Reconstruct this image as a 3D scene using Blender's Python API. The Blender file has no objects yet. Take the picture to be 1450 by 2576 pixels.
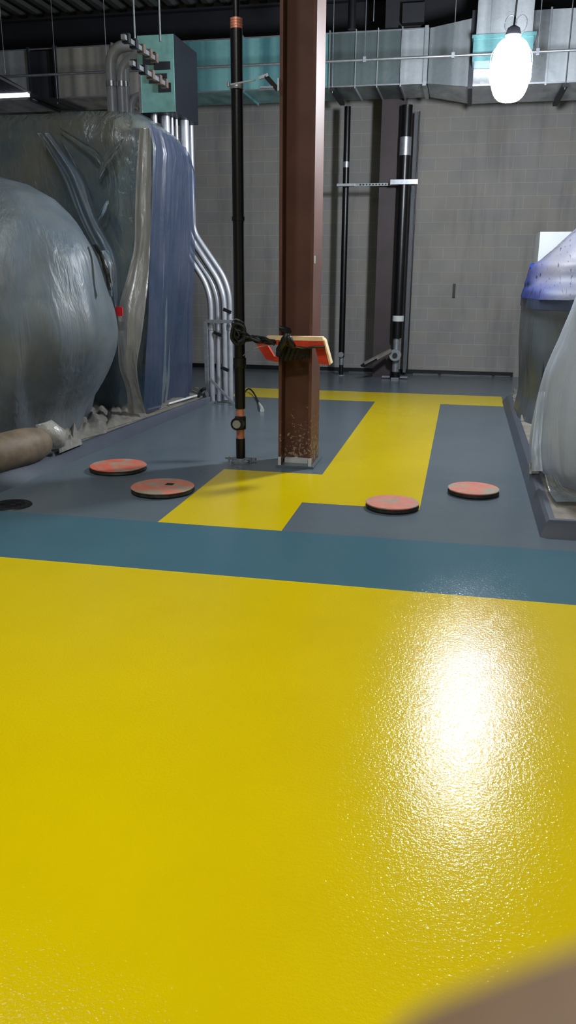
import bpy, bmesh, math, random
from mathutils import Vector, Matrix, noise
random.seed(7)
C = bpy.context.scene.collection
V = Vector
# ------------------------------------------------------------------ camera model
YAW, PITCH, ROLL, FPX, H = 0.20757984, 0.28673246, 0.00688403, 2013.97, 1.62
fw = V((-math.sin(YAW)*math.cos(PITCH), math.cos(YAW)*math.cos(PITCH), -math.sin(PITCH)))
rt0 = V((math.cos(YAW), math.sin(YAW), 0)); up0 = rt0.cross(fw)
rt = rt0*math.cos(ROLL)+up0*math.sin(ROLL); up = -rt0*math.sin(ROLL)+up0*math.cos(ROLL)
CAM = V((0, 0, H))
def ray(px, py): return rt*((px-725)/FPX)-up*((py-1288)/FPX)+fw
def G(px, py, z=0.0):
    d = ray(px, py); return CAM+d*((z-H)/d.z)
def AY(px, py, Y):
    d = ray(px, py); return CAM+d*(Y/d.y)
def AX(px, py, X):
    d = ray(px, py); return CAM+d*(X/d.x)

cam = bpy.data.cameras.new('camera'); co = bpy.data.objects.new('camera', cam); C.objects.link(co)
m = Matrix((rt, up, -fw)).transposed().to_4x4(); m.translation = CAM; co.matrix_world = m
cam.sensor_fit = 'VERTICAL'; cam.sensor_height = 36; cam.lens = FPX/2576*36; cam.clip_start = 0.005; cam.clip_end = 100
cam.dof.use_dof = True; cam.dof.focus_distance = 6.5; cam.dof.aperture_fstop = 9
bpy.context.scene.camera = co
S = bpy.context.scene
S.view_settings.view_transform = 'Standard'; S.view_settings.look = 'None'
S.view_settings.exposure = 0.0; S.view_settings.gamma = 1.0

# ------------------------------------------------------------------ materials
def lin(c): return tuple(((x/255)/12.92 if x/255 <= .04045 else ((x/255+.055)/1.055)**2.4) for x in c)+(1,)
class NT:
    def __init__(s, name):
        s.m = bpy.data.materials.new(name); s.m.use_nodes = True; s.n = s.m.node_tree.nodes; s.l = s.m.node_tree.links
        s.b = s.n['Principled BSDF']; s.out = s.n['Material Output']
    def new(s, t, **k):
        x = s.n.new(t)
        for a, v in k.items(): setattr(x, a, v)
        return x
    def link(s, a, b): s.l.new(a, b)
    def coord(s, kind='Object', scale=(1, 1, 1), rot=(0, 0, 0), loc=(0, 0, 0)):
        if kind == 'World': src = s.new('ShaderNodeNewGeometry').outputs['Position']
        else: src = s.new('ShaderNodeTexCoord').outputs[kind]
        mp = s.new('ShaderNodeMapping'); mp.inputs['Scale'].default_value = scale
        mp.inputs['Rotation'].default_value = rot; mp.inputs['Location'].default_value = loc
        s.link(src, mp.inputs[0]); return mp.outputs[0]
    def noise(s, scale, detail=3, rough=.5, co=None, dist=0):
        t = s.new('ShaderNodeTexNoise'); t.inputs['Scale'].default_value = scale; t.inputs['Detail'].default_value = detail
        t.inputs['Roughness'].default_value = rough; t.inputs['Distortion'].default_value = dist
        if co is not None: s.link(co, t.inputs['Vector'])
        return t.outputs['Fac']
    def ramp(s, fac, stops):
        r = s.new('ShaderNodeValToRGB'); e = r.color_ramp.elements
        while len(e) < len(stops): e.new(.5)
        for el, (p, c) in zip(e, stops): el.position = p; el.color = c
        s.link(fac, r.inputs[0]); return r.outputs[0]
    def mix(s, fac, a, b, blend='MIX'):
        x = s.new('ShaderNodeMix', data_type='RGBA', blend_type=blend)
        for inp, v in ((x.inputs[0], fac), (x.inputs[6], a), (x.inputs[7], b)):
            if isinstance(v, (int, float)): inp.default_value = v
            elif isinstance(v, tuple): inp.default_value = v
            else: s.link(v, inp)
        return x.outputs[2]
    def bump(s, h, strength=.3, dist=.01, nrm=None):
        b = s.new('ShaderNodeBump'); b.inputs['Strength'].default_value = strength; b.inputs['Distance'].default_value = dist
        s.link(h, b.inputs['Height'])
        if nrm is not None: s.link(nrm, b.inputs['Normal'])
        return b.outputs[0]
def simple(name, col, rough=.5, metal=0.0, var=.15, nscale=6, bump=0, bscale=60, coat=0, spec=.5):
    t = NT(name); c = lin(col); co = t.coord('World')
    n = t.noise(nscale, 4, .6, co)
    lo = tuple(x*(1-var) for x in c[:3])+(1,); hi = tuple(min(1, x*(1+var)) for x in c[:3])+(1,)
    t.link(t.ramp(n, [(.3, lo), (.7, hi)]), t.b.inputs['Base Color'])
    t.b.inputs['Roughness'].default_value = rough; t.b.inputs['Metallic'].default_value = metal
    t.b.inputs['Coat Weight'].default_value = coat; t.b.inputs['Specular IOR Level'].default_value = spec
    if bump: t.link(t.bump(t.noise(bscale, 3, .5, co), bump, .005), t.b.inputs['Normal'])
    return t.m
def floor_mat(name, col, col2):
    t = NT(name); co = t.coord('World')
    n = t.noise(1.3, 4, .6, co)
    t.link(t.ramp(n, [(.3, lin(col)), (.7, lin(col2))]), t.b.inputs['Base Color'])
    r = t.noise(9, 4, .6, co)
    rr = t.new('ShaderNodeMapRange'); t.link(r, rr.inputs[0]); rr.inputs[3].default_value = .10; rr.inputs[4].default_value = .14
    t.link(rr.outputs[0], t.b.inputs['Roughness'])
    b1 = t.bump(t.noise(78, 3, .62, co), FB1, .003)
    b2 = t.bump(t.noise(16, 2, .5, co), FB2, .006, b1)
    t.link(b2, t.b.inputs['Normal']); t.b.inputs['Specular IOR Level'].default_value = .20
    return t.m
FB1, FB2 = .52, .04
M = {}
M['yellow'] = floor_mat('yellow_epoxy', (213, 186, 0), (219, 193, 0))
M['teal'] = floor_mat('teal_epoxy', (68, 104, 119), (72, 109, 123))
M['grey'] = floor_mat('grey_epoxy', (92, 103, 112), (99, 110, 118))
M['black'] = simple('black_rubber', (14, 15, 19), .45)
M['pipe_black'] = simple('black_pipe_jacket', (9, 11, 16), .32, 0, .2, 4, .15, 30)
M['copper'] = simple('copper', (222, 146, 124), .35, .4, .25, 30)
M['clamp'] = simple('dull_clamp', (128, 112, 104), .45, .4, .3, 30)
M['zinc'] = simple('zinc_steel', (190, 195, 205), .32, .8, .15, 20)
M['emt'] = simple('conduit_steel', (188, 192, 202), .4, .55, .12, 8)
M['emt_pale'] = simple('pale_conduit', (196, 200, 212), .4, .15, .12, 8)
M['strut'] = simple('strut_steel', (150, 156, 162), .45, .6, .2, 20)
M['dark_steel'] = simple('dark_joist_steel', (34, 36, 44), .6, .1, .2, 3)
M['deck'] = simple('roof_deck', (84, 88, 86), .7, .1, .2, 3)
M['wood'] = simple('raw_lumber', (236, 205, 160), .7, 0, .12, 12)
M['red'] = simple('red_board_paint', (198, 52, 26), .5, 0, .2, 14)
M['redtape'] = simple('red_tape', (215, 22, 30), .4, 0, .3, 60)
M['white'] = simple('white_enamel', (200, 204, 206), .5, 0, .05, 3)
M['cord'] = simple('black_cable', (22, 25, 27), .55, 0, .4, 40)
M['tape'] = simple('black_tape', (17, 19, 18), .45, 0, .3, 20, .5, 60)
M['concrete'] = simple('dusty_concrete', (128, 122, 112), .9, 0, .32, 7, .4, 70)
M['plug_white'] = simple('pale_plastic', (190, 195, 190), .4)
M['blue_paint'] = simple('blue_machine_paint', (30, 62, 120), .4, .1, .3, 2.5)
M['blue_dull'] = simple('dull_blue_machine_paint', (38, 66, 96), .45, .1, .35, 2)
M['curb'] = simple('grey_curb_paint', (74, 80, 92), .35, 0, .12, 4)
M['dark_machine'] = simple('dark_machine_paint', (40, 52, 66), .5, .1, .35, 2.5)
M['blue_tarp'] = simple('blue_tarp', (22, 52, 140), .4, 0, .35, 20, .6, 20)
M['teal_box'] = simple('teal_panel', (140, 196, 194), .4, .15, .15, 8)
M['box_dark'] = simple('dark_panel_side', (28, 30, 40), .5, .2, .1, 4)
M['stick'] = simple('white_rod', (230, 232, 230), .4)
M['cardboard'] = simple('tan_paper', (122, 106, 88), .6, 0, .3, 7, .9, 12)
M['dirtyplastic'] = simple('crumpled_plastic', (128, 124, 118), .42, 0, .3, 9, .8, 14)
M['hole'] = simple('drain_black', (22, 26, 30), .5)

def brick_mat():
    t = NT('concrete_block'); geo = t.new('ShaderNodeNewGeometry')
    sx = t.new('ShaderNodeSeparateXYZ'); t.link(geo.outputs['Position'], sx.inputs[0])
    cb = t.new('ShaderNodeCombineXYZ'); 
    ax = t.new('ShaderNodeMath', operation='ADD'); ax.inputs[1].default_value = BX; t.link(sx.outputs[0], ax.inputs[0])
    az = t.new('ShaderNodeMath', operation='ADD'); az.inputs[1].default_value = BZ; t.link(sx.outputs[2], az.inputs[0])
    t.link(ax.outputs[0], cb.inputs[0]); t.link(az.outputs[0], cb.inputs[1])
    b = t.new('ShaderNodeTexBrick'); t.link(cb.outputs[0], b.inputs['Vector'])
    b.inputs['Scale'].default_value = 1; b.inputs['Brick Width'].default_value = .406; b.inputs['Row Height'].default_value = .196
    b.inputs['Mortar Size'].default_value = .0055; b.inputs['Mortar Smooth'].default_value = .35
    b.inputs['Color1'].default_value = lin((152, 149, 144)); b.inputs['Color2'].default_value = lin((145, 144, 145))
    b.inputs['Mortar'].default_value = lin((164, 162, 158)); b.offset = .5
    wn = t.coord('World')
    n = t.noise(1.1, 4, .6, wn)
    stain = t.coord('World', (2.2, 1, .25)); n2 = t.noise(1.5, 3, .6, stain)
    c = t.mix(.55, b.outputs['Color'], t.ramp(n, [(.3, (.60, .62, .62, 1)), (.7, (1, .97, .94, 1))]), 'MULTIPLY')
    c = t.mix(.6, c, t.ramp(n2, [(.32, (.66, .67, .68, 1)), (.5, (1, 1, 1, 1))]), 'MULTIPLY')
    t.link(c, t.b.inputs['Base Color']); t.b.inputs['Roughness'].default_value = .9
    b1 = t.bump(b.outputs['Fac'], .35, -.004); t.link(t.bump(t.noise(120, 3, .6, wn), .3, .003, b1), t.b.inputs['Normal'])
    return t.m
BX, BZ = 10.13, 1.96-.133
M['block'] = brick_mat()

def duct_mat(name, ca, cb, rough=.38, metal=.45):
    t = NT(name); co = t.coord('World')
    v = t.new('ShaderNodeTexVoronoi'); v.inputs['Scale'].default_value = 28; t.link(co, v.inputs['Vector'])
    band = t.noise(2.3, 2, .5, t.coord('World', (2.2, 1, .06)))
    c = t.ramp(band, [(.34, lin(ca)), (.66, lin(cb))])
    sep = t.new('ShaderNodeSeparateColor'); t.link(v.outputs['Color'], sep.inputs[0])
    c = t.mix(.25, c, t.ramp(sep.outputs[0], [(0, (.7, .7, .7, 1)), (1, (1.0, 1.0, 1.0, 1))]), 'MULTIPLY')
    t.link(c, t.b.inputs['Base Color']); t.b.inputs['Roughness'].default_value = rough; t.b.inputs['Metallic'].default_value = metal
    t.link(t.bump(t.noise(5, 3, .5, co), .25, .02), t.b.inputs['Normal'])
    return t.m
M['duct'] = duct_mat('galvanized_duct', (150, 160, 166), (205, 210, 218))
M['duct_shaded'] = duct_mat('shaded_galvanized_duct', (84, 100, 104), (116, 130, 132))  # duct metal darkened in its colour for the section that catches less light
M['duct_shiny'] = duct_mat('shiny_galvanized_duct', (186, 192, 200), (214, 218, 226), .22, .85)
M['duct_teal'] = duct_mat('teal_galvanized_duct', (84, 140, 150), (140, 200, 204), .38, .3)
M['duct_warm'] = duct_mat('old_galvanized_duct', (140, 142, 138), (214, 206, 198), .36, .35)
M['duct_dark'] = duct_mat('dark_duct_collar', (40, 44, 54), (62, 64, 74), .5, .3)

def column_mat():
    t = NT('brown_primer_column'); co = t.coord('World')
    n = t.noise(3, 4, .6, co)
    c = t.ramp(n, [(.3, lin((84, 54, 46))), (.7, lin((100, 66, 58)))])
    sx = t.new('ShaderNodeSeparateXYZ'); g = t.new('ShaderNodeNewGeometry'); t.link(g.outputs['Position'], sx.inputs[0])
    # plaster splatter: patches of their own shape on the lowest 60 cm
    n2 = t.noise(34, 5, .7, co, .4)
    mr = t.new('ShaderNodeMapRange'); t.link(sx.outputs[2], mr.inputs[0]); mr.inputs[1].default_value = .62; mr.inputs[2].default_value = .0
    mr.inputs[3].default_value = -.13; mr.inputs[4].default_value = .035
    ad = t.new('ShaderNodeMath', operation='ADD'); t.link(n2, ad.inputs[0]); t.link(mr.outputs[0], ad.inputs[1])
    f = t.ramp(ad.outputs[0], [(.53, (0, 0, 0, 1)), (.6, (1, 1, 1, 1))])
    lim = t.new('ShaderNodeMath', operation='LESS_THAN'); lim.inputs[1].default_value = .64; t.link(sx.outputs[2], lim.inputs[0])
    fm = t.new('ShaderNodeMath', operation='MULTIPLY'); t.link(f, fm.inputs[0]); t.link(lim.outputs[0], fm.inputs[1])
    c = t.mix(fm.outputs[0], c, lin((168, 152, 128)))
    t.link(c, t.b.inputs['Base Color']); t.b.inputs['Roughness'].default_value = .6; t.b.inputs['Specular IOR Level'].default_value = .3
    return t.m
M['column'] = column_mat()
M['wall_column'] = simple('dark_primer_column', (62, 52, 56), .6, 0, .15, 3)

def plug_mat(name, seed, a=(206, 122, 102), b=(160, 146, 126)):
    t = NT(name); co = t.coord('World', loc=(seed*3.1, seed*1.7, 0))
    n = t.noise(5, 4, .6, co); n3 = t.noise(16, 3, .6, co)
    c = t.ramp(n, [(.46, lin(a)), (.56, lin(b))])
    c = t.mix(.45, c, t.ramp(n3, [(.35, (.72, .72, .7, 1)), (.65, (1, 1, 1, 1))]), 'MULTIPLY')
    t.link(c, t.b.inputs['Base Color']); t.b.inputs['Roughness'].default_value = .7
    return t.m
M['rim'] = simple('dark_rim', (30, 34, 30), .6, 0, .9, 14, .8, 40)  # dark mottled colour of the plug sides

def plastic_mat(name, ca, cb, transp=.35, rough=.26, ws=(3, 3, .7), bs=1.0, nsc=1.2, transl=0):
    t = NT(name); co = t.coord('World'); st = t.coord('World', ws); st2 = t.coord('World', (1, 1, .45), (.25, 0, 0))
    n = t.noise(nsc, 4, .6, co)
    c = t.ramp(n, [(.34, lin(ca)), (.66, lin(cb))])
    t.link(c, t.b.inputs['Base Color']); t.b.inputs['Roughness'].default_value = rough
    t.b.inputs['Specular IOR Level'].default_value = .6
    b1 = t.bump(t.noise(3.2, 4, .5, st, .6), .6*bs, .05)
    b2 = t.bump(t.noise(9, 3, .5, st2, .9), .22*bs, .02, b1)
    t.link(b2, t.b.inputs['Normal'])
    tr = t.new('ShaderNodeBsdfTransparent'); tr.inputs[0].default_value = (.93, .96, 1, 1)
    mx = t.new('ShaderNodeMixShader')
    f = t.noise(2.0, 3, .6, co)
    mr = t.new('ShaderNodeMapRange'); t.link(f, mr.inputs[0]); mr.inputs[1].default_value = .3; mr.inputs[2].default_value = .7
    mr.inputs[3].default_value = max(0, transp-.15); mr.inputs[4].default_value = transp+.15
    src = t.b.outputs[0]
    if transl:
        tl = t.new('ShaderNodeBsdfTranslucent'); t.link(c, tl.inputs[0]); m2 = t.new('ShaderNodeMixShader'); m2.inputs[0].default_value = transl
        t.link(src, m2.inputs[1]); t.link(tl.outputs[0], m2.inputs[2]); src = m2.outputs[0]
    t.link(mr.outputs[0], mx.inputs[0]); t.link(src, mx.inputs[1]); t.link(tr.outputs[0], mx.inputs[2])
    t.link(mx.outputs[0], t.out.inputs[0]); return t.m
M['film'] = plastic_mat('plastic_film', (94, 120, 138), (132, 134, 126), .26, .22, (3, 3, 1.2))
M['film_front'] = plastic_mat('thick_plastic_film', (102, 120, 138), (126, 132, 134), .3, .42, (6, 6, .35), .4)
M['film_blue'] = plastic_mat('bluish_plastic_film', (50, 66, 92), (74, 80, 102), .2, .36, (3, 3, .25))
M['film_white'] = plastic_mat('layered_plastic_film', (170, 168, 162), (186, 184, 180), .08, .3, (4, 4, .5))
M['film_dark'] = plastic_mat('dark_plastic_film', (84, 92, 100), (100, 106, 112), .14, .3, (3, 3, .25))

def glow(name, col, strength):
    t = NT(name); e = t.new('ShaderNodeEmission'); e.inputs[0].default_value = col; e.inputs[1].default_value = strength
    t.link(e.outputs[0], t.out.inputs[0]); return t.m

# ------------------------------------------------------------------ mesh building
class MB:
    def __init__(s): s.bm = bmesh.new()
    def _face(s, vs, mi=0):
        try:
            f = s.bm.faces.new(vs); f.material_index = mi; return f
        except ValueError: return None
    def box(s, a, b, mi=0):
        a, b = V(a), V(b); vs = [s.bm.verts.new((x, y, z)) for z in (a.z, b.z) for y in (a.y, b.y) for x in (a.x, b.x)]
        for q in ((0, 2, 3, 1), (4, 5, 7, 6), (0, 1, 5, 4), (2, 6, 7, 3), (0, 4, 6, 2), (1, 3, 7, 5)): s._face([vs[i] for i in q], mi)
        return s
    def hexa(s, p, mi=0):      # 8 corners: bottom 4 (ccw) then top 4
        vs = [s.bm.verts.new(x) for x in p]
        for q in ((3, 2, 1, 0), (4, 5, 6, 7), (0, 1, 5, 4), (1, 2, 6, 5), (2, 3, 7, 6), (3, 0, 4, 7)): s._face([vs[i] for i in q], mi)
        return s
    def slab(s, poly, off):    # polygon of points thickened by vector off
        n = len(poly); off = V(off); a = [s.bm.verts.new(p) for p in poly]; b = [s.bm.verts.new(V(p)+off) for p in poly]
        s._face(a); s._face(b[::-1])
        for i in range(n): s._face([a[i], b[i], b[(i+1) % n], a[(i+1) % n]])
        return s
    def beam(s, p0, p1, w, h, upv=(0, 0, 1)):
        p0, p1 = V(p0), V(p1); d = (p1-p0).normalized(); u = V(upv); r = d.cross(u)
        if r.length < 1e-4: r = d.cross(V((0, 1, 0)))
        r.normalize(); u = r.cross(d); c = [(-w/2, -h/2), (w/2, -h/2), (w/2, h/2), (-w/2, h/2)]
        a = [s.bm.verts.new(p0+r*x+u*y) for x, y in c]; b = [s.bm.verts.new(p1+r*x+u*y) for x, y in c]
        s._face(a[::-1]); s._face(b)
        for i in range(4): s._face([a[i], a[(i+1) % 4], b[(i+1) % 4], b[i]])
        return s
    def tube(s, pts, r, seg=14, radii=None, caps=True, wob=0):
        pts = [V(p) for p in pts]; n = len(pts); rings = []
        t = (pts[1]-pts[0]).normalized(); u = t.orthogonal().normalized()
        for i, p in enumerate(pts):
            tt = (pts[min(i+1, n-1)]-pts[max(i-1, 0)]).normalized()
            u = (u-tt*u.dot(tt)).normalized(); w = tt.cross(u); rr = radii[i] if radii else r
            rings.append([s.bm.verts.new(p+(u*math.cos(a)+w*math.sin(a))*rr*(1+(random.uniform(-wob, wob) if wob else 0))) for a in (2*math.pi*k/seg for k in range(seg))])
        for i in range(n-1):
            for k in range(seg): s._face([rings[i][k], rings[i][(k+1) % seg], rings[i+1][(k+1) % seg], rings[i+1][k]])
        if caps: s._face(rings[0][::-1]); s._face(rings[-1])
        return s
    def cyl(s, p0, p1, r, seg=24, r2=None):
        return s.tube([p0, p1], r, seg, radii=[r, r if r2 is None else r2])
    def lathe(s, c, prof, seg=48, mi=0, wob=0):
        c = V(c); rings = []
        for r, z in prof:
            rings.append([s.bm.verts.new(c+V((math.cos(a)*r*(1+wob*noise.noise(V((math.cos(a)*3, math.sin(a)*3, c.x*7)))), math.sin(a)*r*(1+wob*noise.noise(V((math.cos(a)*3, math.sin(a)*3, c.x*7)))), z))) for a in (2*math.pi*k/seg for k in range(seg))])
        for i in range(len(prof)-1):
            for k in range(seg): s._face([rings[i][k], rings[i][(k+1) % seg], rings[i+1][(k+1) % seg], rings[i+1][k]], mi)
        s._face(rings[0][::-1], mi); s._face(rings[-1], mi); return s
    def grid(s, rows):
        vs = [[s.bm.verts.new(p) for p in r] for r in rows]
        for i in range(len(vs)-1):
            for k in range(len(vs[0])-1): s._face([vs[i][k], vs[i][k+1], vs[i+1][k+1], vs[i+1][k]])
        return s
    def build(s, name, mat, parent=None, smooth=None, bevel=0, origin=None):
        bm = s.bm
        if bevel:
            bmesh.ops.bevel(bm, geom=[e for e in bm.edges if e.calc_face_angle(0) > .6], offset=bevel, segments=2, affect='EDGES')
        bmesh.ops.recalc_face_normals(bm, faces=bm.faces)
        if parent is not None:
            o0 = V((0, 0, 0)); p = parent
            while p is not None: o0 += p.location; p = p.parent
        elif origin is not None: o0 = V(origin)
        else:
            xs = [v.co for v in bm.verts]; lo = [min(v[i] for v in xs) for i in range(3)]; hi = [max(v[i] for v in xs) for i in range(3)]
            o0 = V(((lo[0]+hi[0])/2, (lo[1]+hi[1])/2, lo[2]))
        bmesh.ops.translate(bm, verts=bm.verts, vec=-o0)
        for f in bm.faces: f.smooth = True
        me = bpy.data.meshes.new(name); bm.to_mesh(me); bm.free()
        for mm in (mat if isinstance(mat, list) else [mat]): me.materials.append(mm)
        ang = smooth if smooth is not None else math.radians(35)
        me.set_sharp_from_angle(angle=ang)
        o = bpy.data.objects.new(name, me); C.objects.link(o)
        if parent is not None: o.parent = parent
        else: o.location = o0
        return o
def tag(o, label, cat, group=None, kind=None):
    o['label'] = label; o['category'] = cat
    if group: o['group'] = group
    if kind: o['kind'] = kind
    return o
def thing(name, loc, label, cat, group=None):
    o = bpy.data.objects.new(name, None); C.objects.link(o); o.location = loc; o.empty_display_size = .1
    return tag(o, label, cat, group)
def struct(o): o['kind'] = 'structure'; return o
def fillet(pts, rads, n=8):
    pts = [V(p) for p in pts]; out = [pts[0]]
    for i in range(1, len(pts)-1):
        a, b, c = pts[i-1], pts[i], pts[i+1]; d1 = (a-b); d2 = (c-b); L = min(rads[i-1] if isinstance(rads, (list, tuple)) else rads, d1.length*.45, d2.length*.45)
        p, q = b+d1.normalized()*L, b+d2.normalized()*L
        for k in range(n+1):
            t = k/n; out.append(p*(1-t)**2+b*2*t*(1-t)+q*t*t)
    out.append(pts[-1]); return out
def smoothline(pts, n=6):
    pts = [V(p) for p in pts]; P = [pts[0]]+pts+[pts[-1]]; out = []
    for i in range(1, len(P)-2):
        for k in range(n):
            t = k/n; a, b, c, d = P[i-1], P[i], P[i+1], P[i+2]
            out.append(.5*((2*b)+(c-a)*t+(2*a-5*b+4*c-d)*t*t+(3*b-a-3*c+d)*t**3))
    out.append(pts[-1]); return out
def interp(tab, x):
    if x <= tab[0][0]: return tab[0][1:]
    for a, b in zip(tab, tab[1:]):
        if x <= b[0]:
            t = (x-a[0])/(b[0]-a[0]); t = t*t*(3-2*t)*.35+t*.65
            return [p+(q-p)*t for p, q in zip(a[1:], b[1:])]
    return tab[-1][1:]

# ------------------------------------------------------------------ room shell
WALL_Y = 14.2
xs = [-9, -3.12, -1.95, -1.083, -.215, .61, 4.5]
ys = [-6, 4.055, 4.935, 5.65, 6.545, 10.8, 11.72, WALL_Y]
bm = MB()
vg = [[bm.bm.verts.new((x, y, 0)) for x in xs] for y in ys]
for j in range(len(ys)-1):
    for i in range(len(xs)-1):
        xm, ym = (xs[i]+xs[i+1])/2, (ys[j]+ys[j+1])/2
        if ym < 4.055: mi = 0
        elif ym < 4.935: mi = 1
        elif ym < 6.545 and -1.95 < xm < -1.083: mi = 0
        elif 5.65 < ym < 6.545 and -1.95 < xm < -.215: mi = 0
        elif 6.545 < ym < 11.72 and -1.083 < xm < -.215: mi = 0
        elif 10.8 < ym < 11.72 and -3.12 < xm < .61: mi = 0
        else: mi = 2
        bm._face([vg[j][i], vg[j][i+1], vg[j+1][i+1], vg[j+1][i]], mi)
struct(bm.build('floor', [M['yellow'], M['teal'], M['grey']], origin=(0, 0, 0)))
struct(MB().box((-9, WALL_Y, 0), (4.5, WALL_Y+.2, 6.2)).build('wall_back', M['block']))
struct(MB().box((-9.2, -6, 0), (-9, WALL_Y+.2, 6.2)).build('wall_left', M['block']))
struct(MB().box((4.5, -6, 0), (4.7, WALL_Y+.2, 6.2)).build('wall_right', M['block']))
struct(MB().box((-9.2, -6.2, 0), (4.7, -6, 6.2)).build('wall_front', M['block']))
b = MB(); rows = []
x = -9.2; prof = []
while x < 4.7:
    prof += [(x, 5.80), (x+.10, 5.80), (x+.13, 5.86), (x+.27, 5.86)]; x += .30
for i in range(len(prof)-1):
    a, c = prof[i], prof[i+1]
    vs = [b.bm.verts.new(p) for p in ((a[0], -6.2, a[1]), (c[0], -6.2, c[1]), (c[0], WALL_Y+.2, c[1]), (a[0], WALL_Y+.2, a[1]))]; b._face(vs)
bmesh.ops.remove_doubles(b.bm, verts=b.bm.verts, dist=1e-4)
struct(b.build('ceiling', M['deck']))
# black cove base and the pale scraped edge in front of it
b = MB().box((-9, WALL_Y-.012, 0), (.9, WALL_Y, .075))
struct(b.build('baseboard_back', M['black'], bevel=.004))
b = MB()
for x0, x1, d in ((-2.6, -2.1, .05), (-1.9, -1.3, .04), (-.78, -.35, .035), (-.3, .55, .06), (.6, .85, .04)):
    b.slab([(x0, WALL_Y-.012-d-.02, .004), (x1, WALL_Y-.012-d*.6, .004), (x1, WALL_Y-.013, .004), (x0, WALL_Y-.013, .004)], (0, 0, .006))
struct(b.build('trim_1', M['zinc']))

# ------------------------------------------------------------------ steel overhead: wall beam and joists
def joist(p0, p1, hgt, w, name, label, grp=None):
    b = MB(); p0, p1 = V(p0), V(p1); d = (p1-p0).normalized()
    b.beam(p0, p1, w, .03); b.beam(p0-V((0, 0, hgt)), p1-V((0, 0, hgt)), w, .03)
    b.beam(p0-V((0, 0, hgt/2)), p1-V((0, 0, hgt/2)), .02, hgt)
    return tag(b.build(name, M['dark_steel'], smooth=.3), label, 'beam', grp)
joist((-8.98, 13.75, 5.62), (4.48, 13.75, 5.62), .42, .26, 'steel_beam', 'dark steel beam running along the block wall just under the roof deck')
joist((-8.98, 10.2, 5.775), (4.48, 10.2, 5.775), .35, .18, 'steel_beam', 'dark steel roof beam crossing above the ducts, nearer the lamp than the wall')

# ------------------------------------------------------------------ concrete pads with painted cove curb
def pad(name, base, top, h, label):
    b = MB(); n = len(base)
    lo = [b.bm.verts.new((x, y, 0)) for x, y in base]; hi = [b.bm.verts.new((x, y, h*.86)) for x, y in top]
    cxm = sum(p[0] for p in top)/n; cym = sum(p[1] for p in top)/n
    def inset(p, d):
        v = V((cxm-p[0], cym-p[1])); return (p[0]+(d if cxm > p[0] else -d), p[1]+(d if cym > p[1] else -d))
    i1 = [b.bm.verts.new((*inset(p, .022), h)) for p in top]; i2 = [b.bm.verts.new((*inset(p, .06), h)) for p in top]
    for i in range(n):
        j = (i+1) % n
        b._face([lo[i], lo[j], hi[j], hi[i]], 0); b._face([hi[i], hi[j], i1[j], i1[i]], 0); b._face([i1[i], i1[j], i2[j], i2[i]], 0)
    b._face(i2, 1)
    return tag(b.build(name, [M['curb'], M['concrete']], smooth=.5), label, 'concrete pad')
R0, R1 = G(1359, 1351), G(1264, 1010); T0, T1 = G(1380, 1322, .1), G(1278, 1005, .1)
pad('equipment_pad', [(R0.x, R0.y), (3.8, R0.y), (3.8, R1.y+.12), (R1.x+.12, R1.y+.12), (R1.x, R1.y)],
    [(T0.x, R0.y+.055), (3.76, R0.y+.055), (3.76, R1.y+.03), (R1.x+.15, R1.y+.03), (R1.x+.055, R1.y-.06)], .10,
    'low concrete equipment pad with grey painted curb under the wrapped load on the right')
L0, L1 = G(0, 1240), G(521, 1019); K0, K1 = G(0, 1201, .1), G(509, 1011, .1)
sl = (L1.x-L0.x)/(L1.y-L0.y)
pad('equipment_pad', [(L0.x-sl*.4-.0, L0.y-.4), (L1.x+.01, 10.35), (-8.8, 10.35), (-8.8, L0.y-.4)],
    [(K0.x-sl*.4-.09, L0.y-.34), (K1.x-.03, 10.3), (-8.75, 10.3), (-8.75, L0.y-.34)], .10,
    'long concrete equipment pad with grey painted curb under the plastic-draped machines on the left')

# ------------------------------------------------------------------ main column
xl, xr, y0, dep = G(699, 1176).x, G(782, 1178).x, 6.74, .40
b = MB(); tf = .026
b.box((xl, y0, 0), (xl+tf, y0+dep, 5.8)); b.box((xr-tf, y0, 0), (xr, y0+dep, 5.8)); b.box((xl+tf, y0+.15, 0), (xr-tf, y0+.17, 5.8))
col = thing('steel_column', ((xl+xr)/2, y0+dep/2, 0), 'reddish brown H-section steel column standing in the grey floor, plaster splatter near its foot', 'column')
b.build('column_shaft', M['column'], col, bevel=.004)
b = MB().box((xl-.02, y0-.02, 0.001), (xr+.03, y0+dep+.03, .02)); b.build('base_plate', M['grey'], col, bevel=.004)
b = MB()
for (xx, yy) in ((xl+.0, y0-.012), (xr-.02, y0-.012)): b.box((xx, yy, .02), (xx+.025, yy+.02, .09))
b.box((xl+.035, y0+.10, .02), (xr-.035, y0+.15, .06)); 
o = b.build('grout_smear', M['white'], col, bevel=.008); o['label'] = 'pale grout left around the column foot'
o = MB().box((xr-.002, y0+.02, 1.72), (xr+.006, y0+.05, 1.78)).build('tag_sticker', M['white'], col); o['label'] = 'small white sticker'
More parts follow.
